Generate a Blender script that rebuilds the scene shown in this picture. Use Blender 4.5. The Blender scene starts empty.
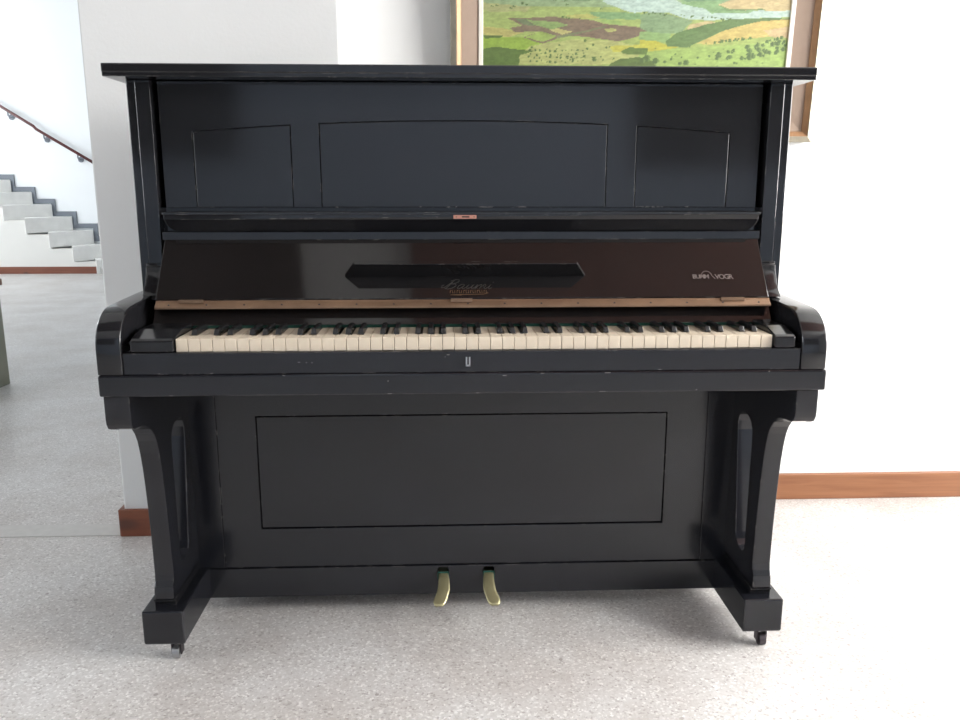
import bpy, bmesh, math, random
from mathutils import Vector, Matrix
random.seed(7)
SC = bpy.context.scene
COL = SC.collection

# ------------------------------------------------------------ camera, world, light
cam_d = bpy.data.cameras.new('camera')
cam = bpy.data.objects.new('camera', cam_d)
COL.objects.link(cam)
SC.camera = cam
cam_d.sensor_fit = 'HORIZONTAL'
cam_d.sensor_width = 36.0
cam_d.lens = 825.33 / 960 * 36.0
cam_d.clip_start = 0.05
_a, _b, _r = math.radians(-2.3737), math.radians(11.828), math.radians(0.0193)
_f = Vector((-math.sin(_a) * math.cos(_b), math.cos(_a) * math.cos(_b), -math.sin(_b)))
_x = Vector((math.cos(_a), math.sin(_a), 0))
_u = _x.cross(_f)
_x2 = _x * math.cos(_r) + _u * math.sin(_r)
_u2 = -_x * math.sin(_r) + _u * math.cos(_r)
M = Matrix((_x2, _u2, -_f)).transposed().to_4x4()
M.translation = Vector((-0.0432, -1.582, 1.0628))
cam.matrix_world = M

world = bpy.data.worlds.new('daylight')
SC.world = world
world.use_nodes = True
wn = world.node_tree.nodes
wn['Background'].inputs[0].default_value = (0.80, 0.90, 1.0, 1)
wn['Background'].inputs[1].default_value = 1.5

vs = SC.view_settings
vs.view_transform = 'Standard'
vs.look = 'None'
vs.gamma = 1
vs.use_curve_mapping = False
vs.exposure = 0.92


def area(name, loc, target, sx, sy, power, color=(1, 1, 1)):
    d = bpy.data.lights.new(name, 'AREA')
    d.shape = 'RECTANGLE'
    d.size, d.size_y = sx, sy
    d.energy = power
    d.color = color
    o = bpy.data.objects.new(name, d)
    COL.objects.link(o)
    o.location = loc
    o.rotation_euler = (Vector(target) - Vector(loc)).to_track_quat('-Z', 'Y').to_euler()
    return o


# area lamps added just inside invented side windows, standing in for daylight
area('window_daylight_right', (3.42, -0.75, 1.75), (0, -0.75, 1.05), 2.3, 1.7, 175, (1.0, 0.985, 0.96))
area('window_daylight_left', (-4.35, -0.9, 1.75), (0, -0.9, 1.0), 2.4, 1.7, 38, (0.95, 0.97, 1.0))
area('window_daylight_hall', (-7.90, 7.0, 2.1), (-4, 8.6, 1.6), 3.6, 2.2, 105, (0.95, 0.98, 1.0))

# ------------------------------------------------------------ materials
MATS = {}


def new_mat(name):
    m = bpy.data.materials.new(name)
    m.use_nodes = True
    MATS[name] = m
    nt = m.node_tree
    return m, nt, nt.nodes['Principled BSDF']


def lin(r, g, b):
    f = lambda c: (c / 255 / 12.92) if c / 255 <= 0.04045 else ((c / 255 + 0.055) / 1.055) ** 2.4
    return (f(r), f(g), f(b), 1)


def plain(name, col, rough=0.5, metal=0.0, bump=0.0, bscale=200, var=0.0, vscale=8):
    m, nt, p = new_mat(name)
    p.inputs['Base Color'].default_value = col
    p.inputs['Roughness'].default_value = rough
    p.inputs['Metallic'].default_value = metal
    tc = nt.nodes.new('ShaderNodeTexCoord')
    n = nt.nodes.new('ShaderNodeTexNoise')
    n.inputs['Scale'].default_value = vscale
    n.inputs['Detail'].default_value = 5
    nt.links.new(tc.outputs['Object'], n.inputs['Vector'])
    mx = nt.nodes.new('ShaderNodeMix')
    mx.data_type = 'RGBA'
    mx.inputs[6].default_value = tuple(c * (1 - var) for c in col[:3]) + (1,)
    mx.inputs[7].default_value = tuple(min(1, c * (1 + var)) for c in col[:3]) + (1,)
    nt.links.new(n.outputs['Fac'], mx.inputs[0])
    nt.links.new(mx.outputs[2], p.inputs['Base Color'])
    if bump:
        n2 = nt.nodes.new('ShaderNodeTexNoise')
        n2.inputs['Scale'].default_value = bscale
        n2.inputs['Detail'].default_value = 3
        nt.links.new(tc.outputs['Object'], n2.inputs['Vector'])
        b = nt.nodes.new('ShaderNodeBump')
        b.inputs['Strength'].default_value = bump
        b.inputs['Distance'].default_value = 0.002
        nt.links.new(n2.outputs['Fac'], b.inputs['Height'])
        nt.links.new(b.outputs['Normal'], p.inputs['Normal'])
    return m


def lacquer(name, rough, base=(0.010, 0.010, 0.0115), wear=0.6, wavy=0.012):
    """black polished or rubbed piano lacquer with chipped, greyed edges"""
    m, nt, p = new_mat(name)
    N, L = nt.nodes, nt.links
    p.inputs['Roughness'].default_value = rough
    tc = N.new('ShaderNodeTexCoord')
    # edge mask from a rounded-normal comparison, broken up by noise
    bv = N.new('ShaderNodeBevel')
    bv.samples = 4
    bv.inputs['Radius'].default_value = 0.0018
    geo = N.new('ShaderNodeNewGeometry')
    dot = N.new('ShaderNodeVectorMath')
    dot.operation = 'DOT_PRODUCT'
    L.new(bv.outputs[0], dot.inputs[0])
    L.new(geo.outputs['Normal'], dot.inputs[1])
    lt = N.new('ShaderNodeMath')
    lt.operation = 'LESS_THAN'
    L.new(dot.outputs['Value'], lt.inputs[0])
    lt.inputs[1].default_value = 0.93
    ns = N.new('ShaderNodeTexNoise')
    ns.inputs['Scale'].default_value = 26
    ns.inputs['Detail'].default_value = 8
    ns.inputs['Roughness'].default_value = 0.75
    L.new(tc.outputs['Object'], ns.inputs['Vector'])
    gt = N.new('ShaderNodeMath')
    gt.operation = 'GREATER_THAN'
    L.new(ns.outputs['Fac'], gt.inputs[0])
    gt.inputs[1].default_value = 1.0 - wear * 0.72
    mul = N.new('ShaderNodeMath')
    mul.operation = 'MULTIPLY'
    L.new(lt.outputs[0], mul.inputs[0])
    L.new(gt.outputs[0], mul.inputs[1])
    # faint dusty clouding of the finish
    nd = N.new('ShaderNodeTexNoise')
    nd.inputs['Scale'].default_value = 5
    nd.inputs['Detail'].default_value = 6
    L.new(tc.outputs['Object'], nd.inputs['Vector'])
    cl = N.new('ShaderNodeMix')
    cl.data_type = 'RGBA'
    cl.inputs[6].default_value = tuple(c * 0.8 for c in base) + (1,)
    cl.inputs[7].default_value = tuple(c * 1.3 for c in base) + (1,)
    L.new(nd.outputs['Fac'], cl.inputs[0])
    mx = N.new('ShaderNodeMix')
    mx.data_type = 'RGBA'
    mx.inputs[7].default_value = (0.20, 0.185, 0.17, 1)
    L.new(cl.outputs[2], mx.inputs[6])
    L.new(mul.outputs[0], mx.inputs[0])
    L.new(mx.outputs[2], p.inputs['Base Color'])
    rr = N.new('ShaderNodeMapRange')
    rr.inputs['To Min'].default_value = rough * 0.85
    rr.inputs['To Max'].default_value = rough * 1.25
    L.new(nd.outputs['Fac'], rr.inputs['Value'])
    L.new(rr.outputs[0], p.inputs['Roughness'])
    nb = N.new('ShaderNodeTexNoise')
    nb.inputs['Scale'].default_value = 30
    nb.inputs['Detail'].default_value = 2
    L.new(tc.outputs['Object'], nb.inputs['Vector'])
    b = N.new('ShaderNodeBump')
    b.inputs['Strength'].default_value = wavy * 5
    b.inputs['Distance'].default_value = 0.001
    L.new(nb.outputs['Fac'], b.inputs['Height'])
    L.new(b.outputs['Normal'], p.inputs['Normal'])
    return m


GLOSS = lacquer('polished_black_lacquer', 0.10)
FALL = lacquer('fallboard_lacquer', 0.06, base=(0.009, 0.008, 0.008), wavy=0.006)
SATIN = lacquer('rubbed_black_lacquer', 0.16, base=(0.0095, 0.0100, 0.0130))
INNER = lacquer('dull_black_paint', 0.45, base=(0.008, 0.008, 0.008), wear=0.2)
IVORY = plain('aged_ivory', lin(208, 194, 174), 0.28, var=0.05, vscale=40)
EBONY = plain('ebony_keys', (0.012, 0.012, 0.013, 1), 0.22)
BRASS = plain('tarnished_brass_hinge', (0.24, 0.15, 0.095, 1), 0.38, 0.75, var=0.35, vscale=18)
PEDAL = plain('worn_brass_pedal', (0.50, 0.45, 0.26, 1), 0.36, 0.75, var=0.15, vscale=30)
COPPER = plain('copper_plate', (0.55, 0.26, 0.19, 1), 0.38, 0.6, var=0.2, vscale=60)
STEEL = plain('dull_steel', (0.42, 0.42, 0.43, 1), 0.3, 0.9)
IRON = plain('dark_iron', (0.06, 0.05, 0.055, 1), 0.42, 0.7)
FELT = plain('green_felt', (0.012, 0.07, 0.05, 1), 0.95, bump=0.5, bscale=800)
GOLD = plain('faded_gold_lettering', (0.12, 0.066, 0.03, 1), 0.5, 0.3)
SCRIPT = plain('rubbed_script_lettering', (0.042, 0.036, 0.032, 1), 0.5, 0.2)
GHOST = plain('pale_worn_transfer', (0.095, 0.072, 0.066, 1), 0.6)
HOLE = plain('dark_keyhole', (0.004, 0.004, 0.004, 1), 0.8)
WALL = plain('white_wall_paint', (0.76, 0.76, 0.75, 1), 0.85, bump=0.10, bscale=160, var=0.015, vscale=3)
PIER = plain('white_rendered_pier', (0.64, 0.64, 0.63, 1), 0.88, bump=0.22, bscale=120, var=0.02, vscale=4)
HALLW = plain('hall_wall_paint', (0.80, 0.82, 0.83, 1), 0.9, var=0.01)
UNDER = plain('cream_wall_below_stairs', (0.66, 0.65, 0.62, 1), 0.9, var=0.02)
MARBLE = plain('pale_stair_stone', (0.87, 0.86, 0.83, 1), 0.45, var=0.12, vscale=9)
SLATE = plain('blue_grey_skirting_stone', (0.16, 0.18, 0.21, 1), 0.5, var=0.1)
RAIL = plain('maroon_handrail', (0.10, 0.025, 0.025, 1), 0.35)
CEIL = plain('white_ceiling', (0.78, 0.78, 0.77, 1), 0.9)
BROWNW = plain('dark_brown_panelling', (0.16, 0.06, 0.04, 1), 0.5, var=0.3, vscale=5)
DARKW = plain('blackish_brown_panelling', (0.03, 0.016, 0.012, 1), 0.5, var=0.3, vscale=5)
DARKP = plain('dark_green_grey_panel', (0.035, 0.04, 0.04, 1), 0.6, var=0.3)
BACKW = plain('grey_blue_back_wall', (0.42, 0.50, 0.62, 1), 0.85)
CABG = plain('olive_grey_painted_wood', (0.20, 0.20, 0.15, 1), 0.5, var=0.2, vscale=6)
CABT = plain('reddish_brown_wood_top', (0.20, 0.09, 0.05, 1), 0.4, var=0.2, vscale=9)
WINF = plain('white_window_frame', (0.75, 0.75, 0.74, 1), 0.5)
LINEN = plain('dusty_pink_linen_mount', (0.33, 0.245, 0.19, 1), 0.9, bump=0.5, bscale=900, var=0.06, vscale=50)
LINER = plain('white_liner', (0.72, 0.68, 0.60, 1), 0.6, var=0.05, vscale=60)
SILVER = plain('worn_silver_frame', (0.27, 0.245, 0.19, 1), 0.42, 0.55, bump=0.4, bscale=90, var=0.35, vscale=40)
BRONZE = plain('worn_bronze_frame', (0.27, 0.145, 0.07, 1), 0.45, 0.4, bump=0.4, bscale=90, var=0.35, vscale=30)


def glass():
    m, nt, p = new_mat('window_glass')
    p.inputs['Base Color'].default_value = (1, 1, 1, 1)
    p.inputs['Roughness'].default_value = 0.0
    p.inputs['Transmission Weight'].default_value = 1.0
    p.inputs['IOR'].default_value = 1.45
    return m


GLASS = glass()


def pine(name, c0, c1, ck):
    m, nt, p = new_mat(name)
    N, L = nt.nodes, nt.links
    tc = N.new('ShaderNodeTexCoord')
    mp = N.new('ShaderNodeMapping')
    mp.inputs['Scale'].default_value = (1.6, 14, 30)
    L.new(tc.outputs['Object'], mp.inputs['Vector'])
    n = N.new('ShaderNodeTexNoise')
    n.inputs['Scale'].default_value = 2.2
    n.inputs['Detail'].default_value = 6
    n.inputs['Distortion'].default_value = 0.8
    L.new(mp.outputs[0], n.inputs['Vector'])
    r = N.new('ShaderNodeValToRGB')
    r.color_ramp.elements[0].position = 0.35
    r.color_ramp.elements[0].color = c0
    r.color_ramp.elements[1].position = 0.65
    r.color_ramp.elements[1].color = c1
    L.new(n.outputs['Fac'], r.inputs['Fac'])
    mp2 = N.new('ShaderNodeMapping')
    mp2.inputs['Scale'].default_value = (5.2, 1.0, 11)
    mp2.inputs['Rotation'].default_value = (0, 0.35, 0)
    L.new(tc.outputs['Object'], mp2.inputs['Vector'])
    k = N.new('ShaderNodeTexVoronoi')
    k.inputs['Scale'].default_value = 1.0
    L.new(mp2.outputs[0], k.inputs['Vector'])
    kr = N.new('ShaderNodeValToRGB')
    kr.color_ramp.elements[0].position = 0.10
    kr.color_ramp.elements[0].color = (1, 1, 1, 1)
    kr.color_ramp.elements[1].position = 0.26
    kr.color_ramp.elements[1].color = (0, 0, 0, 1)
    L.new(k.outputs['Distance'], kr.inputs['Fac'])
    mx = N.new('ShaderNodeMix')
    mx.data_type = 'RGBA'
    L.new(kr.outputs[0], mx.inputs[0])
    L.new(r.outputs[0], mx.inputs[6])
    mx.inputs[7].default_value = ck
    L.new(mx.outputs[2], p.inputs['Base Color'])
    p.inputs['Roughness'].default_value = 0.42
    return m


PINE = pine('orange_pine_baseboard', (0.20, 0.075, 0.030, 1), (0.26, 0.11, 0.048, 1), (0.10, 0.036, 0.02, 1))
PINED = pine('red_brown_pine_baseboard', (0.15, 0.042, 0.020, 1), (0.19, 0.060, 0.028, 1), (0.09, 0.03, 0.018, 1))  # same pine, with the dimmer light put into a darker, redder colour
THRESH = plain('worn_threshold_stone', (0.50, 0.485, 0.465, 1), 0.5, var=.12, vscale=40)


def terrazzo():
    m, nt, p = new_mat('worn_terrazzo')
    N, L = nt.nodes, nt.links
    tc = N.new('ShaderNodeTexCoord')
    v = N.new('ShaderNodeTexVoronoi')
    v.inputs['Scale'].default_value = 210
    L.new(tc.outputs['Object'], v.inputs['Vector'])
    sp = N.new('ShaderNodeSeparateColor')
    L.new(v.outputs['Color'], sp.inputs[0])
    r = N.new('ShaderNodeValToRGB')
    e = r.color_ramp.elements
    e[0].position, e[0].color = 0.0, (0.36, 0.34, 0.325, 1)
    e[1].position, e[1].color = 1.0, (0.74, 0.73, 0.71, 1)
    a = e.new(0.12); a.color = (0.50, 0.48, 0.465, 1)
    a = e.new(0.80); a.color = (0.57, 0.555, 0.545, 1)
    L.new(sp.outputs[0], r.inputs['Fac'])
    n = N.new('ShaderNodeTexNoise')
    n.inputs['Scale'].default_value = 2.6
    n.inputs['Detail'].default_value = 7
    n.inputs['Roughness'].default_value = 0.62
    L.new(tc.outputs['Object'], n.inputs['Vector'])
    r2 = N.new('ShaderNodeValToRGB')
    r2.color_ramp.elements[0].position, r2.color_ramp.elements[0].color = 0.33, (0.80, 0.765, 0.74, 1)
    r2.color_ramp.elements[1].position, r2.color_ramp.elements[1].color = 0.62, (1, 1, 1, 1)
    L.new(n.outputs['Fac'], r2.inputs['Fac'])
    mm = N.new('ShaderNodeMix')
    mm.data_type = 'RGBA'
    mm.blend_type = 'MULTIPLY'
    mm.inputs[0].default_value = 1
    L.new(r.outputs[0], mm.inputs[6])
    L.new(r2.outputs[0], mm.inputs[7])
    # a few small dark pits
    v2 = N.new('ShaderNodeTexVoronoi')
    v2.inputs['Scale'].default_value = 9
    L.new(tc.outputs['Object'], v2.inputs['Vector'])
    pit = N.new('ShaderNodeMath')
    pit.operation = 'LESS_THAN'
    pit.inputs[1].default_value = 0.045
    L.new(v2.outputs['Distance'], pit.inputs[0])
    m2 = N.new('ShaderNodeMix')
    m2.data_type = 'RGBA'
    L.new(pit.outputs[0], m2.inputs[0])
    L.new(mm.outputs[2], m2.inputs[6])
    m2.inputs[7].default_value = (0.30, 0.27, 0.26, 1)
    L.new(m2.outputs[2], p.inputs['Base Color'])
    rg = N.new('ShaderNodeMapRange')
    rg.inputs['To Min'].default_value = 0.36
    rg.inputs['To Max'].default_value = 0.5
    L.new(n.outputs['Fac'], rg.inputs['Value'])
    L.new(rg.outputs[0], p.inputs['Roughness'])
    nb = N.new('ShaderNodeTexNoise')
    nb.inputs['Scale'].default_value = 14
    nb.inputs['Detail'].default_value = 4
    L.new(tc.outputs['Object'], nb.inputs['Vector'])
    b = N.new('ShaderNodeBump')
    b.inputs['Strength'].default_value = 0.35
    b.inputs['Distance'].default_value = 0.003
    L.new(nb.outputs['Fac'], b.inputs['Height'])
    L.new(b.outputs['Normal'], p.inputs['Normal'])
    return m


FLOOR = terrazzo()

# ------------------------------------------------------------ helpers
ROOT = {}


def obj(name, bm, mat, parent=None, bevel=0.0, smooth=False, seg=2):
    me = bpy.data.meshes.new(name)
    if parent is not None:
        off = Vector((0, 0, 0))
        q = parent
        while q is not None:
            off += q.location
            q = q.parent
        bmesh.ops.translate(bm, verts=bm.verts, vec=-off)
    bmesh.ops.recalc_face_normals(bm, faces=bm.faces)
    bm.to_mesh(me)
    bm.free()
    if smooth:
        for f in me.polygons:
            f.use_smooth = True
    me.materials.append(mat)
    o = bpy.data.objects.new(name, me)
    COL.objects.link(o)
    if parent is not None:
        o.parent = parent
    if bevel:
        b = o.modifiers.new('bevel', 'BEVEL')
        b.width = bevel
        b.segments = seg
        b.limit_method = 'ANGLE'
        b.angle_limit = math.radians(40)
    return o


def thing(name, label, cat, loc=(0, 0, 0), group=None):
    o = bpy.data.objects.new(name, None)
    o.empty_display_size = 0.1
    COL.objects.link(o)
    o.location = loc
    o['label'] = label
    o['category'] = cat
    if group:
        o['group'] = group
    return o


def struct(name, bm, mat, bevel=0.0, parent=None):
    o = obj(name, bm, mat, parent, bevel)
    o['kind'] = 'structure'
    return o


def bx(x0, x1, y0, y1, z0, z1, bm=None):
    bm = bm or bmesh.new()
    v = [bm.verts.new(p) for p in ((x0, y0, z0), (x1, y0, z0), (x1, y1, z0), (x0, y1, z0),
                                   (x0, y0, z1), (x1, y0, z1), (x1, y1, z1), (x0, y1, z1))]
    for f in ((0, 3, 2, 1), (4, 5, 6, 7), (0, 1, 5, 4), (1, 2, 6, 5), (2, 3, 7, 6), (3, 0, 4, 7)):
        bm.faces.new([v[i] for i in f])
    return bm


def prism(pts, axis, a, b, bm=None):
    """extrude a 2-D outline along an axis. axis 'x': pts are (y,z); 'y': (x,z); 'z': (x,y)"""
    bm = bm or bmesh.new()
    def P(p, t):
        return {'x': (t, p[0], p[1]), 'y': (p[0], t, p[1]), 'z': (p[0], p[1], t)}[axis]
    va = [bm.verts.new(P(p, a)) for p in pts]
    vb = [bm.verts.new(P(p, b)) for p in pts]
    n = len(pts)
    bm.faces.new(va)
    bm.faces.new(vb)
    for i in range(n):
        bm.faces.new((va[i], va[(i + 1) % n], vb[(i + 1) % n], vb[i]))
    return bm


def prism_holes(outer, holes, axis, a, b):
    """prism whose outline has holes, walls of the holes included"""
    bm = bmesh.new()
    def P(p, t):
        return {'x': (t, p[0], p[1]), 'y': (p[0], t, p[1]), 'z': (p[0], p[1], t)}[axis]
    for t in (a, b):
        edges = []
        for loop in [outer] + holes:
            vs_ = [bm.verts.new(P(p, t)) for p in loop]
            edges += [bm.edges.new((vs_[i], vs_[(i + 1) % len(vs_)])) for i in range(len(vs_))]
        bmesh.ops.triangle_fill(bm, use_beauty=True, use_dissolve=False, edges=edges)
    for loop in [outer] + holes:
        n = len(loop)
        for i in range(n):
            q = [bm.verts.new(P(loop[i], a)), bm.verts.new(P(loop[(i + 1) % n], a)),
                 bm.verts.new(P(loop[(i + 1) % n], b)), bm.verts.new(P(loop[i], b))]
            bm.faces.new(q)
    bmesh.ops.remove_doubles(bm, verts=bm.verts, dist=1e-5)
    bmesh.ops.dissolve_limit(bm, angle_limit=0.01, verts=bm.verts, edges=bm.edges)
    return bm


def tube(pts, r, bm=None, seg=10, r1=None):
    bm = bm or bmesh.new()
    pts = [Vector(p) for p in pts]
    rings = []
    for i, p in enumerate(pts):
        d = (pts[min(i + 1, len(pts) - 1)] - pts[max(i - 1, 0)]).normalized()
        s = d.cross(Vector((0, 0, 1)))
        if s.length < 1e-3:
            s = Vector((1, 0, 0))
        s.normalize()
        t = s.cross(d)
        rr = r if r1 is None else r + (r1 - r) * i / (len(pts) - 1)
        rings.append([bm.verts.new(p + (s * math.cos(2 * math.pi * k / seg) + t * math.sin(2 * math.pi * k / seg)) * rr)
                      for k in range(seg)])
    for A, B in zip(rings, rings[1:]):
        for k in range(seg):
            bm.faces.new((A[k], A[(k + 1) % seg], B[(k + 1) % seg], B[k]))
    bm.faces.new(rings[0])
    bm.faces.new(rings[-1])
    return bm


def arc(cx, cy, r, a0, a1, n=8):
    return [(cx + r * math.cos(math.radians(a0 + (a1 - a0) * i / n)),
             cy + r * math.sin(math.radians(a0 + (a1 - a0) * i / n))) for i in range(n + 1)]


# ------------------------------------------------------------ the room
YW, YP = 1.096, 0.871              # picture wall and pier faces
XP0, XP1 = -1.046, -0.335
CZ = 3.0
XR, XL, YB = 3.45, -4.4, -4.6
struct('floor', bx(-8.2, XR + .2, YB - .2, 12.0, -0.1, 0.0), FLOOR)
struct('ceiling', bx(XL - .2, XR + .2, YB - .2, 1.3, CZ, CZ + .1), CEIL)
struct('wall_front', bx(XP1 - .02, XR + .2, YW, YW + .2, 0, CZ), WALL)
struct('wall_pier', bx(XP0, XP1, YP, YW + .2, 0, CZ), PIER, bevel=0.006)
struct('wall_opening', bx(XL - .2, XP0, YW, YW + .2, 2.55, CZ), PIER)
struct('wall_back', bx(XL - .2, XR + .2, YB - .2, YB, 0, CZ), BACKW)


def wall_with_window(name, n, x0, x1, ya, yb, wy0, wy1, wz0, wz1, top, mat):
    bm = bx(x0, x1, ya, wy0, 0, top)
    bx(x0, x1, wy1, yb, 0, top, bm)
    bx(x0, x1, wy0, wy1, 0, wz0, bm)
    bx(x0, x1, wy0, wy1, wz1, top, bm)
    struct(name, bm, mat)
    xc = (x0 + x1) / 2
    f = bx(xc - .03, xc + .03, wy0, wy0 + .06, wz0, wz1)
    bx(xc - .03, xc + .03, wy1 - .06, wy1, wz0, wz1, f)
    bx(xc - .03, xc + .03, wy0, wy1, wz0, wz0 + .06, f)
    bx(xc - .03, xc + .03, wy0, wy1, wz1 - .06, wz1, f)
    m = (wy0 + wy1) / 2
    bx(xc - .025, xc + .025, m - .03, m + .03, wz0, wz1, f)
    w = struct('window_%d' % n, f, WINF)  # frame and pane invented in an unseen wall, added around the daylight lamp
    g = obj('pane', bx(xc - .004, xc + .004, wy0 + .05, wy1 - .05, wz0 + .05, wz1 - .05), GLASS, w)
    return w


wall_with_window('wall_right', 1, XR, XR + .2, YB, YW + .2, -2.0, 0.5, .85, 2.6, CZ, WALL)
wall_with_window('wall_left', 2, XL - .2, XL, YB, YW + .2, -2.2, 0.4, .85, 2.6, CZ, WALL)

# unseen dark wall panels and brown ceiling boards, added for the lacquer to reflect
struct('trim_1', bx(-4.2, -1.62, YB, YB + .06, 1.28, 2.8), DARKP, bevel=0.01)
struct('trim_2', bx(1.45, 3.3, YB, YB + .06, 1.22, 2.8), DARKP, bevel=0.01)
struct('trim_3', bx(-0.21, 2.6, -1.6, -0.15, CZ - .05, CZ), BROWNW, bevel=0.01)
struct('trim_4', bx(-2.6, -0.735, -1.6, -0.15, CZ - .05, CZ), DARKW, bevel=0.01)

# baseboards
struct('baseboard_front', bx(XP1, XR, YW - .015, YW, 0, .092), PINE, bevel=0.003)
bm = bx(XP0 - .012, XP1 + .012, YP - .014, YP, 0, .088)
bx(XP0 - .014, XP0, YP - .0135, YW + .2, 0, .088, bm)
struct('baseboard_pier', bm, PINED, bevel=0.003)
struct('trim_5', bx(XL, XP0 - .014, 0.865, 0.955, 0.0, 0.003), THRESH)

# hall with the stairs
YU, YS = 8.97, 9.47
HZ = 4.2
struct('wall_hall_back', bx(-8.2, 0.2, YS, YS + .2, 0, HZ), HALLW)
steps = [(-4.675, .345, .34), (-4.948, .345, .515), (-5.218, .362, .69), (-5.47, .375, .845),
         (-5.72, .39, 1.0), (-5.97, .39, 1.15), (-6.22, .39, 1.31), (-6.47, .39, 1.47)]
steps.insert(0, (-4.40, .345, .175))
# the wall that closes the flight from below follows the steps
struct('baseboard_hall', bx(-7.6, -4.41, YU - .014, YU, 0, .088), PINED, bevel=0.003)
st = thing('staircase', 'pale stone staircase with thick block steps climbing left in the far hall', 'staircase', (-5.4, 9.2, 0))
for (fx, dx, z) in steps:
    q = [(fx, 8.93), (fx + dx, 9.43), (fx + dx - .02, YS - .025), (fx - .235, YS - .025)]
    s = obj('step', prism(q, 'z', z - .19, z), MARBLE, st, bevel=0.008)
pts = [(-7.0, 0), (-4.345, 0)]
for (fx, dx, z) in steps:
    pts += [(fx + .012, z - .03), (fx - .27, z - .03)]
pts += [(-7.0, 1.45)]
obj('closing_wall', prism(pts, 'y', YU, YU + .14), UNDER, st)
SKC = [(-4.30, .435), (-4.557, .60), (-4.809, .755), (-5.065, .915), (-5.30, 1.065), (-5.55, 1.22), (-5.80, 1.38), (-6.05, 1.54), (-6.3, 1.7)]
top, bot = [], []
for i, (x, z) in enumerate(SKC):
    prev = SKC[i - 1][1] if i else z - .16
    top += [(x, prev), (x, z)]
    bot += [(x - .055, prev - .06), (x - .055, z - .06)]
poly = top + [(-6.5, 1.7), (-6.5, 1.64)] + bot[::-1]
struct('trim_6', prism(poly, 'y', YS - .02, YS), SLATE)
hr = thing('handrail', 'dark maroon handrail on round brackets along the bright stair wall', 'handrail', (-5.1, 9.4, 0))
obj('rail', tube([(-6.4, 9.38, 2.57), (-5.20, 9.38, 1.81), (-5.17, 9.38, 1.775), (-4.2, 9.38, 1.18)], .018), RAIL, hr, smooth=True)
for (x, z) in ((-5.90, 2.20), (-5.496, 1.944), (-5.083, 1.67), (-4.688, 1.425), (-4.30, 1.18)):
    b = tube([(x, 9.38, z + .045), (x, 9.38, z - .005), (x, 9.42, z - .02), (x, YS, z - .02)], .009)
    tube([(x, YS - .012, z - .02), (x, YS, z - .02)], .035, b, seg=16)
    obj('bracket', b, SLATE, hr)
struct('ceiling_hall', bx(-8.2, 0.2, 1.3, YS + .2, HZ, HZ + .1), CEIL)
struct('wall_hall_right', bx(-1.0, -0.8, 1.296, YS, 0, HZ), HALLW)
struct('wall_hall_header', bx(-8.2, 0.2, 1.2, 1.3, CZ + .1, HZ), HALLW)
wall_with_window('wall_hall_left', 3, -8.2, -8.0, 1.2, YS + .2, 5.1, 8.9, .85, 3.3, HZ, HALLW)

# low cabinet cut by the left edge of the photo
cb = thing('low_cabinet', 'low olive grey painted cabinet with reddish brown wooden top at the left edge', 'cabinet', (-2.8, 2.7, 0))
obj('body', bx(-3.25, -2.452, 2.48, 2.96, .0, .545), CABG, cb, bevel=.004)
obj('top', bx(-3.28, -2.437, 2.46, 2.97, .545, .58), CABT, cb, bevel=.004)
for (a, b) in ((-3.235, -2.86), (-2.845, -2.47)):
    d = obj('door', bx(a, b, 2.465, 2.479, .08, .53), CABG, cb, bevel=.003)
    kx = -2.885 if a < -3 else -2.82
    obj('knob', tube([(kx, 2.465, .32), (kx, 2.445, .32)], .012), BRASS, d)

# ------------------------------------------------------------ painting
PX0, PX1, PZ0, PZ1 = -0.024, 1.109, 1.202, 2.10
pt = thing('framed_painting', 'framed landscape painting of green fields and a pale lake above the piano', 'painting', ((PX0 + PX1) / 2, YW - .03, PZ0))


def frame_ring(x0, x1, z0, z1, w, y0, y1, lip=None):
    """mitred frame of rectangular section"""
    o = [(x0, z0), (x1, z0), (x1, z1), (x0, z1)]
    i = [(x0 + w, z0 + w), (x1 - w, z0 + w), (x1 - w, z1 - w), (x0 + w, z1 - w)]
    bm = bmesh.new()
    yo = y0 if lip is None else lip
    A = [bm.verts.new((p[0], yo, p[1])) for p in o]
    B = [bm.verts.new((p[0], y0, p[1])) for p in i]
    Cc = [bm.verts.new((p[0], y1, p[1])) for p in o]
    D = [bm.verts.new((p[0], y1, p[1])) for p in i]
    for k in range(4):
        j = (k + 1) % 4
        bm.faces.new((A[k], A[j], B[j], B[k]))
        bm.faces.new((A[k], A[j], Cc[j], Cc[k]))
        bm.faces.new((B[k], B[j], D[j], D[k]))
        bm.faces.new((Cc[k], Cc[j], D[j], D[k]))
    return bm


obj('outer_frame', frame_ring(PX0, PX1, PZ0, PZ1, .018, YW - .050, YW - .002, YW - .044), SILVER, pt, bevel=.002)
obj('inner_frame', frame_ring(PX0 + .018, PX1 - .018, PZ0 + .018, PZ1 - .018, .015, YW - .038, YW - .002, YW - .048), BRONZE, pt, bevel=.002)
obj('mount', frame_ring(PX0 + .033, PX1 - .033, PZ0 + .033, PZ1 - .033, .052, YW - .020, YW - .002, YW - .032), LINEN, pt)
obj('liner', frame_ring(PX0 + .085, PX1 - .085, PZ0 + .085, PZ1 - .085, .014, YW - .024, YW - .002, YW - .024), LINER, pt, bevel=.002)
CX0, CX1, CZ0, CZ1 = PX0 + .097, PX1 - .097, PZ0 + .097, PZ1 - .097


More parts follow.
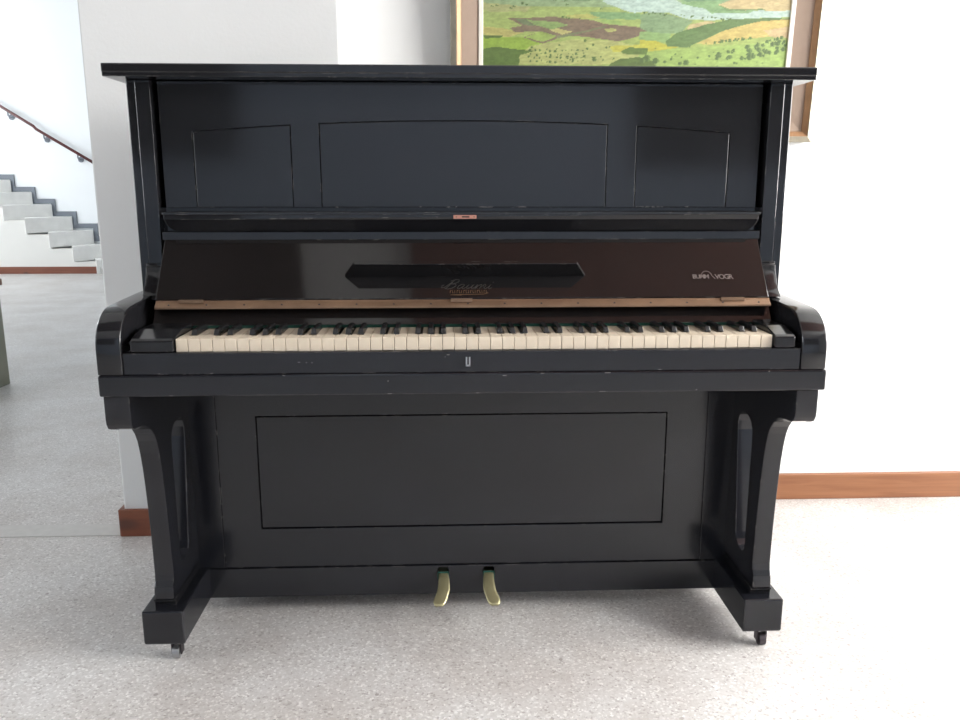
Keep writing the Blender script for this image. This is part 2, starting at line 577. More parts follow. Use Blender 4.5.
def smooth_noise(seed):
    rnd = random.Random(seed)
    G = {}
    def val(i, j):
        if (i, j) not in G:
            G[(i, j)] = rnd.random()
        return G[(i, j)]
    def f(x, y):
        i, j = math.floor(x), math.floor(y)
        u, v = x - i, y - j
        u, v = u * u * (3 - 2 * u), v * v * (3 - 2 * v)
        return (val(i, j) * (1 - u) + val(i + 1, j) * u) * (1 - v) + (val(i, j + 1) * (1 - u) + val(i + 1, j + 1) * u) * v
    return f


def inside(x, y, poly):
    c = False
    n = len(poly)
    j = n - 1
    for i in range(n):
        xi, yi = poly[i]
        xj, yj = poly[j]
        if (yi > y) != (yj > y) and x < (xj - xi) * (y - yi) / (yj - yi) + xi:
            c = not c
        j = i
    return c


# painted shapes: x from 0 to 310 across the canvas, y downward, 0 where the lake shore begins
def A(pts):
    return [(x / 6 - 2, y / 6) for x, y in pts]


def B(pts):
    return [(158 + x / 4.8, y / 4.8) for x, y in pts]


SHAPES = [
    ([(0, -300), (312, -300), (312, -150), (0, -150)], (196, 214, 222)),
    ([(0, -150), (312, -150), (312, -110), (0, -110)], (214, 222, 214)),
    ([(0, -118), (50, -134), (110, -122), (180, -140), (250, -124), (312, -136), (312, -95), (0, -95)], (150, 172, 176)),
    ([(0, -96), (80, -104), (190, -98), (312, -106), (312, -60), (0, -60)], (138, 164, 132)),
    ([(0, -62), (120, -70), (312, -58), (312, -30), (0, -30)], (160, 182, 136)),
    ([(0, -34), (312, -34), (312, 14), (0, 14)], (150, 176, 128)),
    ([(0, 10), (312, 10), (312, 40), (0, 40)], (168, 188, 104)),
    ([(0, 36), (312, 36), (312, 140), (0, 140)], (164, 186, 96)),
    (A([(15, 40), (120, 50), (300, 60), (280, 90), (60, 95), (15, 80)]), (178, 180, 118)),
    (A([(15, 180), (150, 190), (260, 215), (150, 245), (15, 225)]), (196, 186, 108)),
    (A([(15, 240), (260, 240), (400, 285), (230, 330), (15, 310)]), (150, 184, 62)),
    (A([(650, 90), (960, 90), (960, 130), (700, 130)]), (128, 168, 112)),
    (A([(500, 110), (640, 100), (720, 125), (560, 130)]), (192, 190, 104)),
    (A([(160, 128), (260, 130), (400, 117), (500, 125), (640, 132), (750, 158), (960, 178), (1100, 196), (960, 225), (840, 262), (650, 238), (500, 228), (375, 278), (258, 240), (360, 205), (210, 212), (180, 185), (250, 172)]), (128, 106, 88)),
    (A([(200, 132), (270, 135), (330, 170), (260, 168)]), (104, 118, 82)),
    (A([(270, 133), (330, 142), (450, 148), (525, 166), (430, 194), (330, 168)]), (140, 172, 96)),
    (A([(415, 194), (465, 188), (560, 206), (490, 224)]), (206, 198, 122)),
    (A([(270, 240), (360, 204), (462, 230), (378, 266)]), (158, 186, 86)),
    (A([(700, 132), (830, 140), (860, 165), (760, 155)]), (150, 182, 96)),
    (A([(738, 190), (790, 180), (822, 196), (770, 210)]), (190, 192, 112)),
    (A([(450, 232), (560, 214), (750, 170), (756, 176), (580, 222), (470, 246)]), (122, 128, 90)),
    (A([(300, 290), (560, 250), (800, 255), (1000, 300), (1000, 400), (230, 400), (230, 350)]), (188, 194, 116)),
    (A([(780, 290), (960, 280), (1100, 296), (1100, 330), (800, 322)]), (202, 196, 74)),
    (B([(0, 80), (60, 64), (160, 85), (250, 108), (200, 170), (60, 170), (0, 150)]), (134, 164, 118)),
    (B([(0, 160), (150, 170), (140, 210), (0, 205)]), (142, 178, 108)),
    (B([(0, 200), (70, 205), (190, 236), (90, 262), (0, 270)]), (200, 194, 66)),
    (B([(0, 262), (200, 238), (500, 220), (760, 196), (760, 420), (0, 420)]), (160, 190, 96)),
    (B([(240, 125), (330, 108), (420, 118), (330, 140), (230, 148)]), (206, 182, 130)),
    (B([(280, 215), (420, 150), (560, 104), (760, 92), (760, 190), (640, 180), (520, 192), (330, 222)]), (212, 186, 104)),
    (B([(600, 150), (760, 130), (760, 190), (640, 180)]), (216, 184, 134)),
    (B([(130, 205), (180, 165), (300, 130), (430, 100), (640, 92), (740, 94), (560, 112), (420, 150), (330, 190), (230, 236), (140, 232)]), (92, 124, 66)),
    # the lake and its far bank
    ([(118, 4), (128, 1), (140, -8), (170, -14), (230, -16), (200, -4), (190, 2), (199, 6), (222, 9), (232, 14), (312, 11), (312, 18), (246, 21), (225, 22), (205, 21), (186, 15), (163, 14), (152, 15), (140, 13), (131, 9), (124, 7)], (190, 214, 204)),
    (B([(180, 0), (440, -12), (370, 30), (410, 52), (560, 55), (520, 70), (340, 72), (300, 48), (195, 32)]), (132, 172, 116)),
    (B([(370, 32), (440, 6), (760, -8), (760, 56), (500, 58), (400, 52)]), (210, 186, 134)),
    (B([(130, -10), (450, -22), (440, 4), (220, 20)]), (112, 146, 112)),
    (B([(370, 34), (420, 50), (600, 50), (600, 57), (410, 58)]), (112, 140, 84)),
    (A([(15, 228), (60, 232), (135, 234), (120, 244), (30, 250)]), (84, 110, 48)),
    (A([(500, 14), (600, 8), (700, 12), (640, 24), (520, 22)]), (110, 140, 96)),
    (A([(15, 310), (90, 296), (200, 310), (330, 322), (240, 345), (230, 420), (15, 420)]), (88, 116, 46)),
    (A([(850, 320), (900, 296), (1010, 300), (1010, 340), (860, 336)]), (96, 124, 54)),
    (A([(790, 390), (850, 365), (960, 352), (1040, 372), (1080, 420), (780, 420)]), (84, 108, 46)),
]
_tr = random.Random(11)
TREES = []
def trees(mapf, pts):
    for (x, y, r) in pts:
        (px, py), = mapf([(x, y)])
        TREES.append((px, py, r))
trees(A, [(492, 118, 1.4), (512, 122, .8), (530, 127, .9), (595, 127, .8), (632, 258, 1.7), (680, 282, 1.3), (762, 296, 1.2),
          (630, 352, 1.6), (690, 366, 2.4), (730, 352, 1.0), (528, 364, 1.2), (560, 368, 1.5), (310, 298, 1.0), (250, 40, 1.5), (275, 48, 1.2)])
for i in range(44):
    x = 300 + 32 * (i % 11) + _tr.uniform(-9, 9)
    y = 316 + 22 * (i // 11) + _tr.uniform(-7, 7)
    trees(A, [(x, y, _tr.uniform(.6, 1.5))])
for i in range(46):
    t = _tr.random()
    trees(B, [(380 + 330 * t, 300 - 90 * t + _tr.uniform(-30, 38), _tr.uniform(1.0, 3.2))])
for i in range(22):
    t = _tr.random()
    trees(B, [(320 + 230 * t, 212 - 24 * t + _tr.uniform(-5, 5), _tr.uniform(.8, 1.6))])
for i in range(14):
    trees(B, [(590 + 150 * _tr.random(), 192 + _tr.uniform(-10, 30), _tr.uniform(1.0, 2.6))])
for i in range(30):
    t = _tr.random()
    trees(B, [(10 + 460 * t, 72 + 32 * t + _tr.uniform(-5, 5), _tr.uniform(.6, 1.2))])
trees(B, [(40, 290, 4), (85, 300, 3.4), (20, 300, 3), (130, 305, 1.6), (235, 308, 3.0), (290, 282, 1.3), (205, 312, 2.0)])
for i in range(34):
    x, y = _tr.uniform(0, 118), _tr.uniform(-30, 14)
    TREES.append((x, y, _tr.uniform(.5, 1.1)))
    TREES.append((x + 1.8, y + .2, _tr.uniform(.4, .9)))
for i in range(26):
    TREES.append((_tr.uniform(60, 300), _tr.uniform(46, 66), _tr.uniform(.5, 1.3)))
n1, n2, n3 = smooth_noise(1), smooth_noise(2), smooth_noise(3)


def paint(x, y):
    # x, y in painted units
    wx = x + 1.6 * (n1(x / 7, y / 4) - .5)
    wy = y + .8 * (n2(x / 7, y / 4) - .5)
    c = (150, 176, 90)
    for poly, col in SHAPES:
        if inside(wx, wy, poly):
            c = col
    for (tx, ty, r) in TREES:
        dx, dy = x - tx, (y - ty) * 1.15
        if abs(dx) < r * 1.4 and abs(dy) < r * 1.4 and dx * dx + dy * dy < (r * (.75 + .5 * n3(x * 1.3, y * 1.3))) ** 2:
            c = (74, 100, 50) if dx < r * .3 else (104, 132, 66)
    k = 0.93 + .14 * n3(x / 5, y / 1.6) + .12 * (n1(x / 1.7, y * 1.1) - .5)
    h = .10 + .10 * n2(x / 22, y / 14)
    c = [v * (1 - h) + w * h for v, w in zip(c, (176, 182, 148))]
    return tuple(min(255, v * k * .80) for v in c)


def canvas():
    nx, nz = 400, 300
    me = bpy.data.meshes.new('canvas')
    ox, oy, oz = pt.location
    V, F = [], []
    for j in range(nz + 1):
        for i in range(nx + 1):
            V.append((CX0 + (CX1 - CX0) * i / nx - ox, YW - .018 - oy, CZ0 + (CZ1 - CZ0) * j / nz - oz))
    for j in range(nz):
        for i in range(nx):
            a = j * (nx + 1) + i
            F.append((a, a + 1, a + nx + 2, a + nx + 1))
    me.from_pydata(V, [], F)
    at = me.color_attributes.new('paint', 'FLOAT_COLOR', 'POINT')
    buf = []
    for j in range(nz + 1):
        z = CZ0 + (CZ1 - CZ0) * j / nz
        yy = 66 - (z - 1.432) / .19 * 66
        for i in range(nx + 1):
            x = i / nx * 310
            buf += list(lin(*paint(x, yy)))
    at.data.foreach_set('color', buf)
    m, nt, p = new_mat('oil_paint')
    va = nt.nodes.new('ShaderNodeVertexColor')
    va.layer_name = 'paint'
    nt.links.new(va.outputs[0], p.inputs['Base Color'])
    p.inputs['Roughness'].default_value = .55
    me.materials.append(m)
    o = bpy.data.objects.new('canvas', me)
    COL.objects.link(o)
    o.parent = pt


canvas()
pt.rotation_euler.x = math.radians(4.5)
obj('backing', bx(PX0 + .02, PX1 - .02, YW - .015, YW - .003, PZ0 + .02, PZ1 - .02), CABT, pt)

# ------------------------------------------------------------ the upright piano
pn = thing('upright_piano', 'old black lacquered upright piano with open keyboard standing before the white wall', 'piano', (0, .40, 0))
WB = .704                                   # half width of the body
# sides of the case, with the arm profile in one piece
YSIDE1 = .70
for s in (-1, 1):
    a, b = s * .704, s * .686
    obj('side_panel', prism([(.240, .663), (YSIDE1, .663), (YSIDE1, 1.281), (.240, 1.281)], 'x', a, b), GLOSS, pn, bevel=.002)
    obj('lower_side_panel', prism([(.366, .049), (YSIDE1, .049), (YSIDE1, .663), (.366, .663)], 'x', a, b), SATIN, pn, bevel=.002)
    # front stile beside the upper panel
    obj('stile', bx(*sorted((s * .6855, s * .655)), .237, .300, .86, 1.281), GLOSS, pn, bevel=.0015)
    # arm (cheek) that carries the key bed end
    zt = .8345 if s < 0 else .8245
    prof = [(.0, .706), (.30, .706), (.30, zt + .004), (.235, zt + .003), (.205, zt + .002)]
    prof += [(.180, zt + .001), (.150, zt), (.100, zt - .002), (.070, zt - .004)]
    prof += [(.058, zt - .0065), (.047, zt - .0105), (.037, zt - .0160), (.028, zt - .0225), (.019, zt - .0305), (.011, zt - .0400), (.005, zt - .051), (.0015, zt - .063), (0, zt - .076)]
    x0, x1 = (-.7165, -.6685) if s < 0 else (.6635, .7140)
    arm = obj('arm', prism(prof, 'x', x0, x1), GLOSS, pn, bevel=.003, seg=3)
    for f in arm.data.polygons:
        f.use_smooth = abs(f.normal.x) < .5
    riser = [(.240, .828), (.240, .902), (.2325, .902), (.2325, .896), (.2285, .894), (.2270, .886), (.2235, .877), (.218, .868), (.213, .858), (.207, .848), (.198, .8385), (.186, .828)]
    ar = obj('arm_riser', prism(riser, 'x', s * .6895, s * .653), GLOSS, pn, bevel=.0012)
    for f in ar.data.polygons:
        f.use_smooth = abs(f.normal.x) < .5
    # key block beside the keys
    kx0, kx1 = (-.652, -.570) if s < 0 else (.609, .650)
    obj('key_block', prism([(.004, .751), (.135, .751), (.135, .787), (.060, .787), (.012, .776), (.004, .772)], 'x', kx0, kx1), GLOSS, pn, bevel=.002)
kbd = obj('key_bed', bx(-.7175, .7175, .0, .34, .663, .7055), SATIN, pn, bevel=.004, seg=3)
slip = obj('key_slip', bx(-.668, .663, .003, .028, .706, .749), SATIN, pn, bevel=.002)
bm = bx(-.0055, -.0025, .0005, .0035, .7195, .737)
bx(.0005, .0035, .0005, .0035, .7195, .737, bm)
bx(-.0055, .0035, .0005, .0035, .7185, .7215, bm)
obj('lock_plate', bm, STEEL, slip)
CHIP = plain('bare_scuffed_wood', (0.16, 0.15, 0.14, 1), 0.6, var=.3, vscale=80)
bm = bmesh.new()
rc = random.Random(4)
def chip(x, z, w, h, y=-.0002):
    n = 7
    pp = [(x + w * math.cos(2 * math.pi * k / n) * rc.uniform(.5, 1), z + h * math.sin(2 * math.pi * k / n) * rc.uniform(.5, 1)) for k in range(n)]
    obj('paint_chip', prism(pp, 'y', y, y + .0005), CHIP, kbd if y < 0 else slip)
for (x, z, w, h) in ((.072, .6995, .006, .0012), (.276, .7035, .009, .0010), (-.158, .6905, .0012, .0016), (.265, .6655, .010, .0007), (-.155, .6650, .007, .0006),
                     (.018, .6650, .005, .0006), (-.58, .6650, .006, .0007), (.455, .667, .003, .0008), (-.36, .7035, .004, .0007), (.145, .7035, .006, .0007), (.60, .7035, .002, .001)):
    chip(x, z, w, h)
for (x, z, w, h) in ((-.330, .729, .003, .0008), (-.316, .728, .0015, .001), (-.305, .728, .001, .0014), (-.040, .7415, .0045, .0010), (-.046, .7375, .0012, .001),
                     (-.50, .7085, .004, .0006), (-.60, .7085, .0015, .0008), (.38, .7085, .005, .0006)):
    chip(x, z, w, h, .0028)
obj('key_frame', bx(-.667, .662, .030, .30, .706, .7475), INNER, pn)

# back, top lid, bottom
obj('back_panel', bx(-.685, .685, .66, .69, .12, 1.28), INNER, pn)
lid = prism([(.1870, 1.281), (.695, 1.281), (.705, 1.289), (.705, 1.300), (.700, 1.3066), (.187, 1.3066), (.185, 1.304), (.185, 1.291), (.1870, 1.2885)], 'x', -.7306, .7306)
obj('top_lid', lid, GLOSS, pn, bevel=.0015)


def ztop(x):
    return 1.2030 - .073 * x * x


def parc(x0, x1, z0, n=8, inset=0.0):
    pts = [(x0 + inset, z0), (x1 - inset, z0)]
    for i in range(n + 1):
        x = (x1 - inset) + ((x0 + inset) - (x1 - inset)) * i / n
        pts.append((x, ztop(x) - inset))
    return pts


PAN = [(-.578, -.370), (-.311, .309), (.371, .577)]
zb = 1.0195
outer = [(-.643, zb), (.6425, zb), (.6425, 1.279), (-.643, 1.279)]
fb = obj('upper_front_board', prism_holes(outer, [parc(a, b, zb + .0015) for a, b in PAN], 'y', .250, .262), GLOSS, pn, bevel=.0008)
for a, b in PAN:
    obj('inset_panel', prism(parc(a, b, zb + .0015, inset=.0022), 'y', .2508, .262), GLOSS, fb, bevel=.0006)
obj('groove_backing', bx(-.643, .6425, .262, .268, zb, 1.279), INNER, fb)
obj('upper_rail', bx(-.655, .655, .262, .285, .955, zb), GLOSS, pn, bevel=.001)

# moulded ledge under the upper front board
zl, zt_ = .9695, 1.0085
pl = [(-.636, zt_), (-.636, zt_ - .012)] + [(-.636 + .026 - .026 * math.cos(t), zl + .026 - .026 * math.sin(t)) for t in [math.pi / 2 * i / 6 for i in range(7)]]
pr = [(-x, z) for x, z in pl][::-1]
bm = prism(pl + pr, 'y', .204, .262)
for v in bm.verts:                       # the face of the moulding leans back towards its lower edge
    if v.co.y < .21:
        v.co.y += .022 * min(1, max(0, (zt_ - .010 - v.co.z) / (zt_ - zl - .010)))
lg = obj('music_ledge', bm, GLOSS, pn, bevel=.002, seg=3)
obj('ledge_cap', bx(-.6375, .6375, .201, .262, zt_ - .003, zt_ + .002), GLOSS, lg, bevel=.001)
lp = obj('latch_plate', bx(-.026, .023, .2005, .2035, .9970, 1.0045), COPPER, lg, bevel=.0004)
obj('keyhole', bx(-.008, .008, .2000, .2012, .9995, 1.0025), HOLE, lp)
obj('screw', tube([(-.020, .2000, 1.001), (-.020, .2012, 1.001)], .0018), BRASS, lp)
obj('screw', tube([(.018, .2000, 1.001), (.018, .2012, 1.001)], .0018), BRASS, lp)

# fall board, hinged open, with its folded ledge
nrm = Vector((0, -.802, .597))
dwn = Vector((0, -.597, -.802))
T0 = Vector((0, .230, .952))


def fp(x, t, n=0.0):
    """point on the fall board: x, distance down from its top edge, height above its face"""
    return T0 + Vector((x, 0, 0)) + dwn * t + nrm * n


def fbox(x0, x1, t0, t1, n0, n1, bm=None, taper0=0, taper1=0):
    bm = bm or bmesh.new()
    vs_ = []
    for n, tp in ((n0, taper0), (n1, taper1)):
        vs_.append([bm.verts.new(fp(x, t, n)) for x, t in ((x0 + tp, t0), (x1 - tp, t0), (x1 - tp, t1), (x0 + tp, t1))])
    a, b = vs_
    bm.faces.new(a); bm.faces.new(b)
    for i in range(4):
        bm.faces.new((a[i], a[(i + 1) % 4], b[(i + 1) % 4], b[i]))
    return bm


LFB = .1475
fl = obj('fall_board', fbox(-.645, .645, 0, LFB, -.016, 0), FALL, pn, bevel=.0015)
obj('fall_ledge', fbox(-.257, .255, .087, .094, 0.0005, .050, taper1=.024), FALL, fl, bevel=.0008)
# rail above the fall board
obj('fall_rail', bx(-.650, .650, .232, .262, .951, .9685), GLOSS, pn, bevel=.001)
# hinge strip
hb = fp(0, LFB, 0)
hg = obj('piano_hinge', prism([(.1405, .832), (.1385, .829), (.1270, .8200), (.1270, .8160), (.150, .8155), (.150, .832)], 'x', -.643, .645), BRASS, pn, bevel=.0008)
for i in range(17):
    x = -.615 + 1.235 * i / 16
    obj('screw', tube([(x, .1335, .8235), (x, .1312, .8240)], .0022, seg=8), IRON, hg)
obj('hinge_leaf', bx(-.033, .012, .1340, .1395, .8275, .8345), BRASS, hg)
obj('hinge_leaf', bx(-.595, -.545, .1340, .1395, .8275, .8345), BRASS, hg)
obj('hinge_leaf', bx(.540, .590, .1340, .1395, .8275, .8345), BRASS, hg)
obj('lower_fall_strip', prism([(.1285, .7818), (.1545, .8165), (.175, .8165), (.149, .7818)], 'x', -.650, .650), FALL, pn, bevel=.001)
obj('felt_strip', bx(-.568, .607, .1315, .138, .7754, .7815), FELT, pn)

# keys: 50 white, 35 black
K0, KW = -.5676, 1.1745 / 50
names = 'ABCDEFG'
blacks_after = set('ACDFG')
blk_off = {'A': .0025, 'C': -.0025, 'D': .0025, 'F': -.003, 'G': 0.0}


def white_key_mesh(cut_l, cut_r):
    w = KW - .0009
    x0, x1 = -w / 2, w / 2
    yf, ym, yb = .0125, .0475, .150
    outline = [(x0, yf), (x1, yf)]
    if cut_r:
        outline += [(x1, ym), (x1 - cut_r, ym), (x1 - cut_r, yb)]
    else:
        outline += [(x1, yb)]
    if cut_l:
        outline += [(x0 + cut_l, yb), (x0 + cut_l, ym), (x0, ym)]
    else:
        outline += [(x0, yb)]
    return prism(outline, 'z', .7495, .7750)


def black_key_mesh():
    # tapered ebony with a sloped front
    yf, yb, zb_, zt2 = .0495, .1300, .7755, .7862
    bm = bmesh.new()
    w0, w1 = .0056, .0044
    v = [bm.verts.new(p) for p in ((-w0, yf, zb_), (w0, yf, zb_), (w0, yb, zb_), (-w0, yb, zb_),
                                   (-w1, yf + .006, zt2), (w1, yf + .006, zt2), (w1, yb, zt2), (-w1, yb, zt2))]
    for f in ((0, 3, 2, 1), (4, 5, 6, 7), (0, 1, 5, 4), (1, 2, 6, 5), (2, 3, 7, 6), (3, 0, 4, 7)):
        bm.faces.new([v[i] for i in f])
    return bm


for i in range(50):
    L_ = names[i % 7]
    xc = K0 + KW * (i + .5)
    prevb = names[(i - 1) % 7] in blacks_after and i > 0
    nextb = L_ in blacks_after and i < 49
    bm = white_key_mesh(.0068 if prevb else 0, .0068 if nextb else 0)
    bmesh.ops.translate(bm, verts=bm.verts, vec=(xc, 0, random.uniform(-.0004, .0003)))
    obj('white_key', bm, IVORY, pn, bevel=.0009)
    if nextb:
        bm = black_key_mesh()
        bmesh.ops.translate(bm, verts=bm.verts, vec=(xc + KW / 2 + blk_off[L_] * .7, 0, 0))
        obj('black_key', bm, EBONY, pn, bevel=.0009)

# lower front board with its incised rectangle
outer = [(-.6005, .1265), (.6005, .1265), (.6005, .6625), (-.6005, .6625)]
rx0, rx1, rz0, rz1 = -.507, .501, .229, .5205
hole = [(rx0, rz0), (rx1, rz0), (rx1, rz1), (rx0, rz1)]
lb = obj('lower_front_board', prism_holes(outer, [hole], 'y', .364, .380), SATIN, pn, bevel=.001)
i_ = .0030
obj('inset_panel', prism([(rx0 + i_, rz0 + i_ * 1.2), (rx1 - i_, rz0 + i_ * 1.2), (rx1 - i_, rz1 - i_), (rx0 + i_, rz1 - i_)], 'y', .3655, .380), SATIN, lb, bevel=.0008)
obj('groove_backing', bx(-.6005, .6005, .380, .385, .1265, .6625), INNER, lb)
# bottom rail with two pedal cut-outs
prof = [(-.6405, .049), (.6405, .049), (.6405, .125), (.6405, .1255), (-.6405, .1255)]
holes = []
PEDX = [(-.056, -1), (.060, 1)]
for px_, s in PEDX:
    holes.append([(px_ - .0145, .085), (px_ + .0145, .085), (px_ + .0145, .117), (px_ + .010, .121), (px_ - .010, .121), (px_ - .0145, .117)])
obj('bottom_rail', prism_holes([(-.66, .049), (.66, .049), (.66, .1255), (-.66, .1255)], holes, 'y', .358, .385), SATIN, pn, bevel=.0012)
obj('rail_backing', bx(-.6405, .6405, .40, .405, .049, .1255), HOLE, pn)
for s in (-1, 1):
    obj('corner_post', bx(*sorted((s * .6015, s * .667)), .3625, .385, .1265, .6625), SATIN, pn, bevel=.001)

# pedals
for px_, s in PEDX:
    bm = bmesh.new()
    rows = []
    # centre line from the slot forward and down, blade widening and curving outwards
    cl = [(.400, .106, .0, .0115), (.350, .1045, -.001, .0125), (.335, .1015, -.002, .0135), (.318, .095, -.002, .0145), (.305, .088, -.001, .0155),
          (.294, .081, .003, .0155), (.284, .075, .0065, .0165), (.276, .0705, .009, .0155), (.270, .0675, .010, .012), (.267, .066, .0105, .006)]
    for (y, z, dx, w) in cl:
        r = []
        for k in range(9):
            u = -1 + 2 * k / 8
            r.append(bm.verts.new((px_ + s * dx + u * w, y, z - .0025 * u * u)))
        for k in range(8, -1, -1):
            u = -1 + 2 * k / 8
            r.append(bm.verts.new((px_ + s * dx + u * w * .95, y + .003, z - .006 - .0015 * u * u)))
        rows.append(r)
    for P_, Q_ in zip(rows, rows[1:]):
        n = len(P_)
        for k in range(n):
            bm.faces.new((P_[k], P_[(k + 1) % n], Q_[(k + 1) % n], Q_[k]))
    bm.faces.new(rows[0]); bm.faces.new(rows[-1])
    pd = obj('pedal', bm, PEDAL, pn, smooth=True)
    fe = bx(px_ - .0145, px_ + .0145, .3565, .3600, .1055, .1085)
    bx(px_ - .0145, px_ - .0125, .3565, .3600, .088, .1085, fe)
    bx(px_ + .0125, px_ + .0145, .3565, .3600, .088, .1085, fe)
    obj('felt_bushing', fe, FELT, pd)

# legs: scrolled truss with a long slot, resting on a toe block with a caster
leg = [(.012, .6625), (.012, .614), (.014, .603), (.020, .594), (.032, .589), (.055, .5865), (.078, .5825), (.098, .5755),
       (.116, .564), (.130, .549), (.141, .530), (.150, .500), (.157, .465), (.163, .420), (.168, .36), (.172, .30), (.174, .24), (.1745, .205),
       (.172, .190), (.165, .178), (.1625, .165), (.1625, .149), (.3640, .149), (.3640, .6625)]
slot = arc(.285, .215, .022, -150, 0, 6) + arc(.300, .525, .022, 0, 90, 5) + arc(.245, .525, .022, 90, 180, 5)
slot = [(.233, .226), (.236, .214), (.246, .206), (.262, .203), (.278, .206), (.290, .216), (.296, .232),
        (.326, .485), (.326, .508), (.318, .525), (.304, .535), (.285, .538), (.264, .536), (.246, .527), (.236, .512), (.233, .490)]
for s in (-1, 1):
    xa, xb = s * .665, s * .707
    lgo = obj('leg', prism_holes(leg, [slot], 'x', xa, xb), SATIN, pn, bevel=.0025)
    sc = [(.0115, .6625), (.0115, .614), (.0135, .6025), (.020, .5930), (.032, .588), (.055, .5855), (.070, .5835), (.070, .6625)]
    obj('scroll', prism(sc, 'x', xb - s * .010, xb + s * (.008 if s < 0 else .003)), SATIN, lgo, bevel=.0025)
    obj('foot_moulding', prism([(.170, .1315), (.3620, .1315), (.3620, .1485), (.166, .1485), (.164, .144), (.170, .141)], 'x', xa - s * .003, xb + s * .003), GLOSS, lgo, bevel=.001)
    tb = obj('toe_block', prism([(.141, .052), (.146, .048), (.3640, .048), (.3640, .131), (.141, .131)], 'x', s * .6405, s * .7313), SATIN, pn, bevel=.004, seg=3)
    cx = -.669 if s < 0 else .697
    cy = .172
    fk = tube([(cx, cy + .004, .0485), (cx, cy + .004, .036)], .011, seg=16)
    bx(cx - .0115, cx - .0090, cy - .006, cy + .014, .010, .040, fk)
    bx(cx + .0090, cx + .0115, cy - .006, cy + .014, .010, .040, fk)
    cs = obj('caster_fork', fk, IRON, tb)
    w = tube([(cx - .0080, cy, .0150), (cx - .0065, cy, .0150), (cx + .0065, cy, .0150), (cx + .0080, cy, .0150)], .0150, seg=24)
    obj('wheel', w, STEEL if s < 0 else IRON, cs, bevel=.001)

# worn lettering on the fall board
def text_mesh(txt, size, shear, xpos, t, mat, name, space=1.0, sx=1.0):
    cu = bpy.data.curves.new(name, 'FONT')
    cu.body = txt
    cu.size = size
    cu.shear = shear
    cu.space_character = space
    cu.extrude = .00015
    cu.offset = .0004
    cu.align_x = 'CENTER'
    tmp = bpy.data.objects.new('tmp', cu)
    COL.objects.link(tmp)
    dg = bpy.context.evaluated_depsgraph_get()
    me = bpy.data.meshes.new_from_object(tmp.evaluated_get(dg))
    bm = bmesh.new()
    bm.from_mesh(me)
    bpy.data.objects.remove(tmp)
    for v in bm.verts:
        x, y, z = v.co
        v.co = fp(xpos + x * sx, t - y, .0002 + z)
    return bm


def strokes(segs, w, bm=None):
    bm = bm or bmesh.new()
    for (x0, t0, x1, t1) in segs:
        d = Vector((x1 - x0, t1 - t0))
        n = Vector((-d.y, d.x)).normalized() * w / 2
        q = [(x0 + n.x, t0 + n.y), (x1 + n.x, t1 + n.y), (x1 - n.x, t1 - n.y), (x0 - n.x, t0 - n.y)]
        a = [bm.verts.new(fp(x, t, .0001)) for x, t in q]
        b = [bm.verts.new(fp(x, t, .0004)) for x, t in q]
        bm.faces.new(a); bm.faces.new(b)
        for i in range(4):
            bm.faces.new((a[i], a[(i + 1) % 4], b[(i + 1) % 4], b[i]))
    return bm


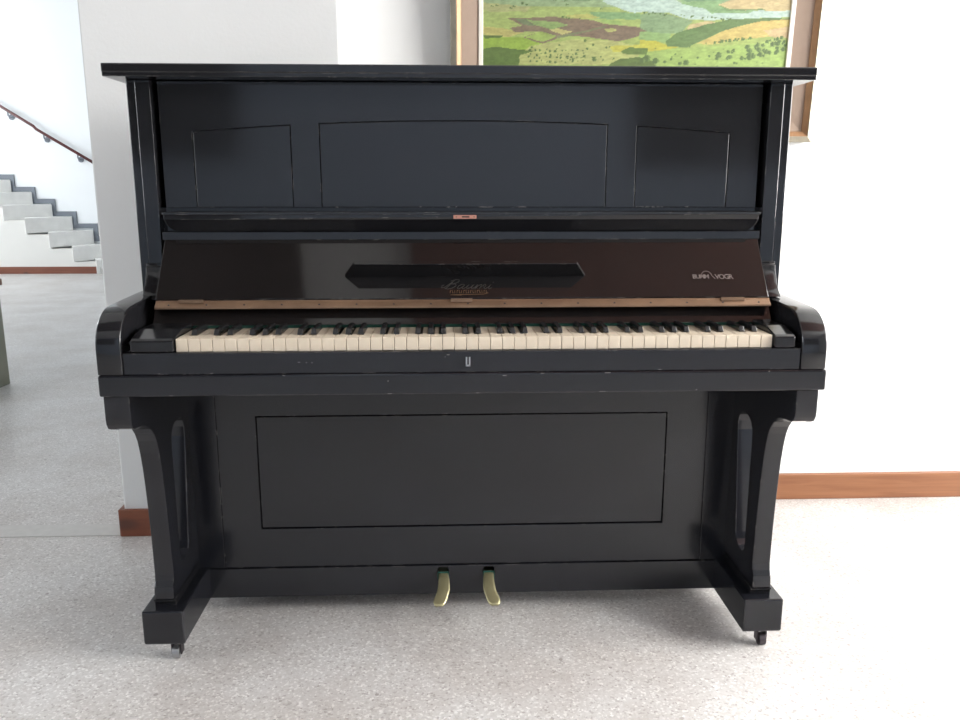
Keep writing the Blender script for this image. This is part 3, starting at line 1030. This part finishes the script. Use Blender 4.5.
# handwritten name, drawn as pen strokes: x to the right, y up, slanted
PEN = [
    [(-.6, 3.2), (-1.2, 2.2), (-.9, 1.0), (.2, 1.4), (1.6, 4.6), (2.2, 6.6)],                # sweep into the capital
    [(2.2, 6.6), (1.6, 3.4), (.9, .2)], [(.9, 5.8), (2.4, 6.9), (3.9, 6.6), (4.2, 5.4), (3.2, 4.2), (1.9, 3.7)],
    [(1.9, 3.7), (3.6, 3.7), (4.2, 2.4), (3.4, .8), (1.8, .1), (.5, .7)],
    [(7.2, 3.2), (6.2, 3.6), (5.3, 2.5), (5.2, .9), (5.9, .2), (6.8, 1.2), (7.3, 3.1), (7.1, .8), (7.6, .2), (8.4, 1.2)],
    [(8.4, 1.2), (8.9, 3.3), (8.7, 1.2), (9.3, .2), (10.3, 1.4), (10.8, 3.3), (10.6, .9), (11.1, .2), (11.9, 1.3)],
    [(11.9, 1.3), (12.4, 3.3), (12.2, .2), (12.9, 2.6), (13.7, 3.4), (14.0, 2.4), (13.8, .2), (14.5, 2.6), (15.3, 3.4), (15.6, 2.4), (15.5, .8), (16.1, .2), (16.9, 1.4)],
    [(16.9, 1.4), (17.4, 3.3), (17.2, .9), (17.7, .2), (18.5, 1.0)], [(17.6, 4.7), (17.75, 5.1)],
]
sg = []
for st_ in PEN:
    q = [(-.0500 + (x + y * .38) * .0055, .1250 - y * .0034) for x, y in st_]
    sg += [(q[i][0], q[i][1], q[i + 1][0], q[i + 1][1]) for i in range(len(q) - 1)]
obj('script_lettering', strokes(sg, .0013), SCRIPT, fl)
seg_ = []
for k in range(17):
    x = -.034 + .076 * k / 16
    seg_.append((x, .1275, x + _tr.uniform(-.0006, .0006), .1345))
    if k % 3 == 0:
        seg_.append((x, .1280, x + .0028, .1282))
    elif k % 3 == 1:
        seg_.append((x, .1340, x + .0026, .1336))
seg_ += [(-.034, .1385, .036, .1372), (.036, .1372, .046, .1340), (-.034, .1385, -.010, .1395)]
obj('maker_line', strokes(seg_, .0011), GOLD, fl)
bmt = text_mesh('BUMM', .0140, 0, .505, .1010, GHOST, 'transfer', .85, 1.0)
bmt2 = text_mesh('VOGR', .0165, -.1, .556, .1025, GHOST, 'transfer', .85, .92)
me_ = bpy.data.meshes.new('t')
bmt2.to_mesh(me_)
bmt.from_mesh(me_)
bmt2.free()
ap = [(.518 + .011 * math.cos(math.radians(a)), .094 - .011 * math.sin(math.radians(a))) for a in range(0, 181, 20)]
strokes([(ap[i][0], ap[i][1], ap[i + 1][0], ap[i + 1][1]) for i in range(len(ap) - 1)] + [(.529, .094, .536, .1025), (.507, .094, .503, .1010)], .0014, bmt)
obj('worn_transfer', bmt, GHOST, fl)
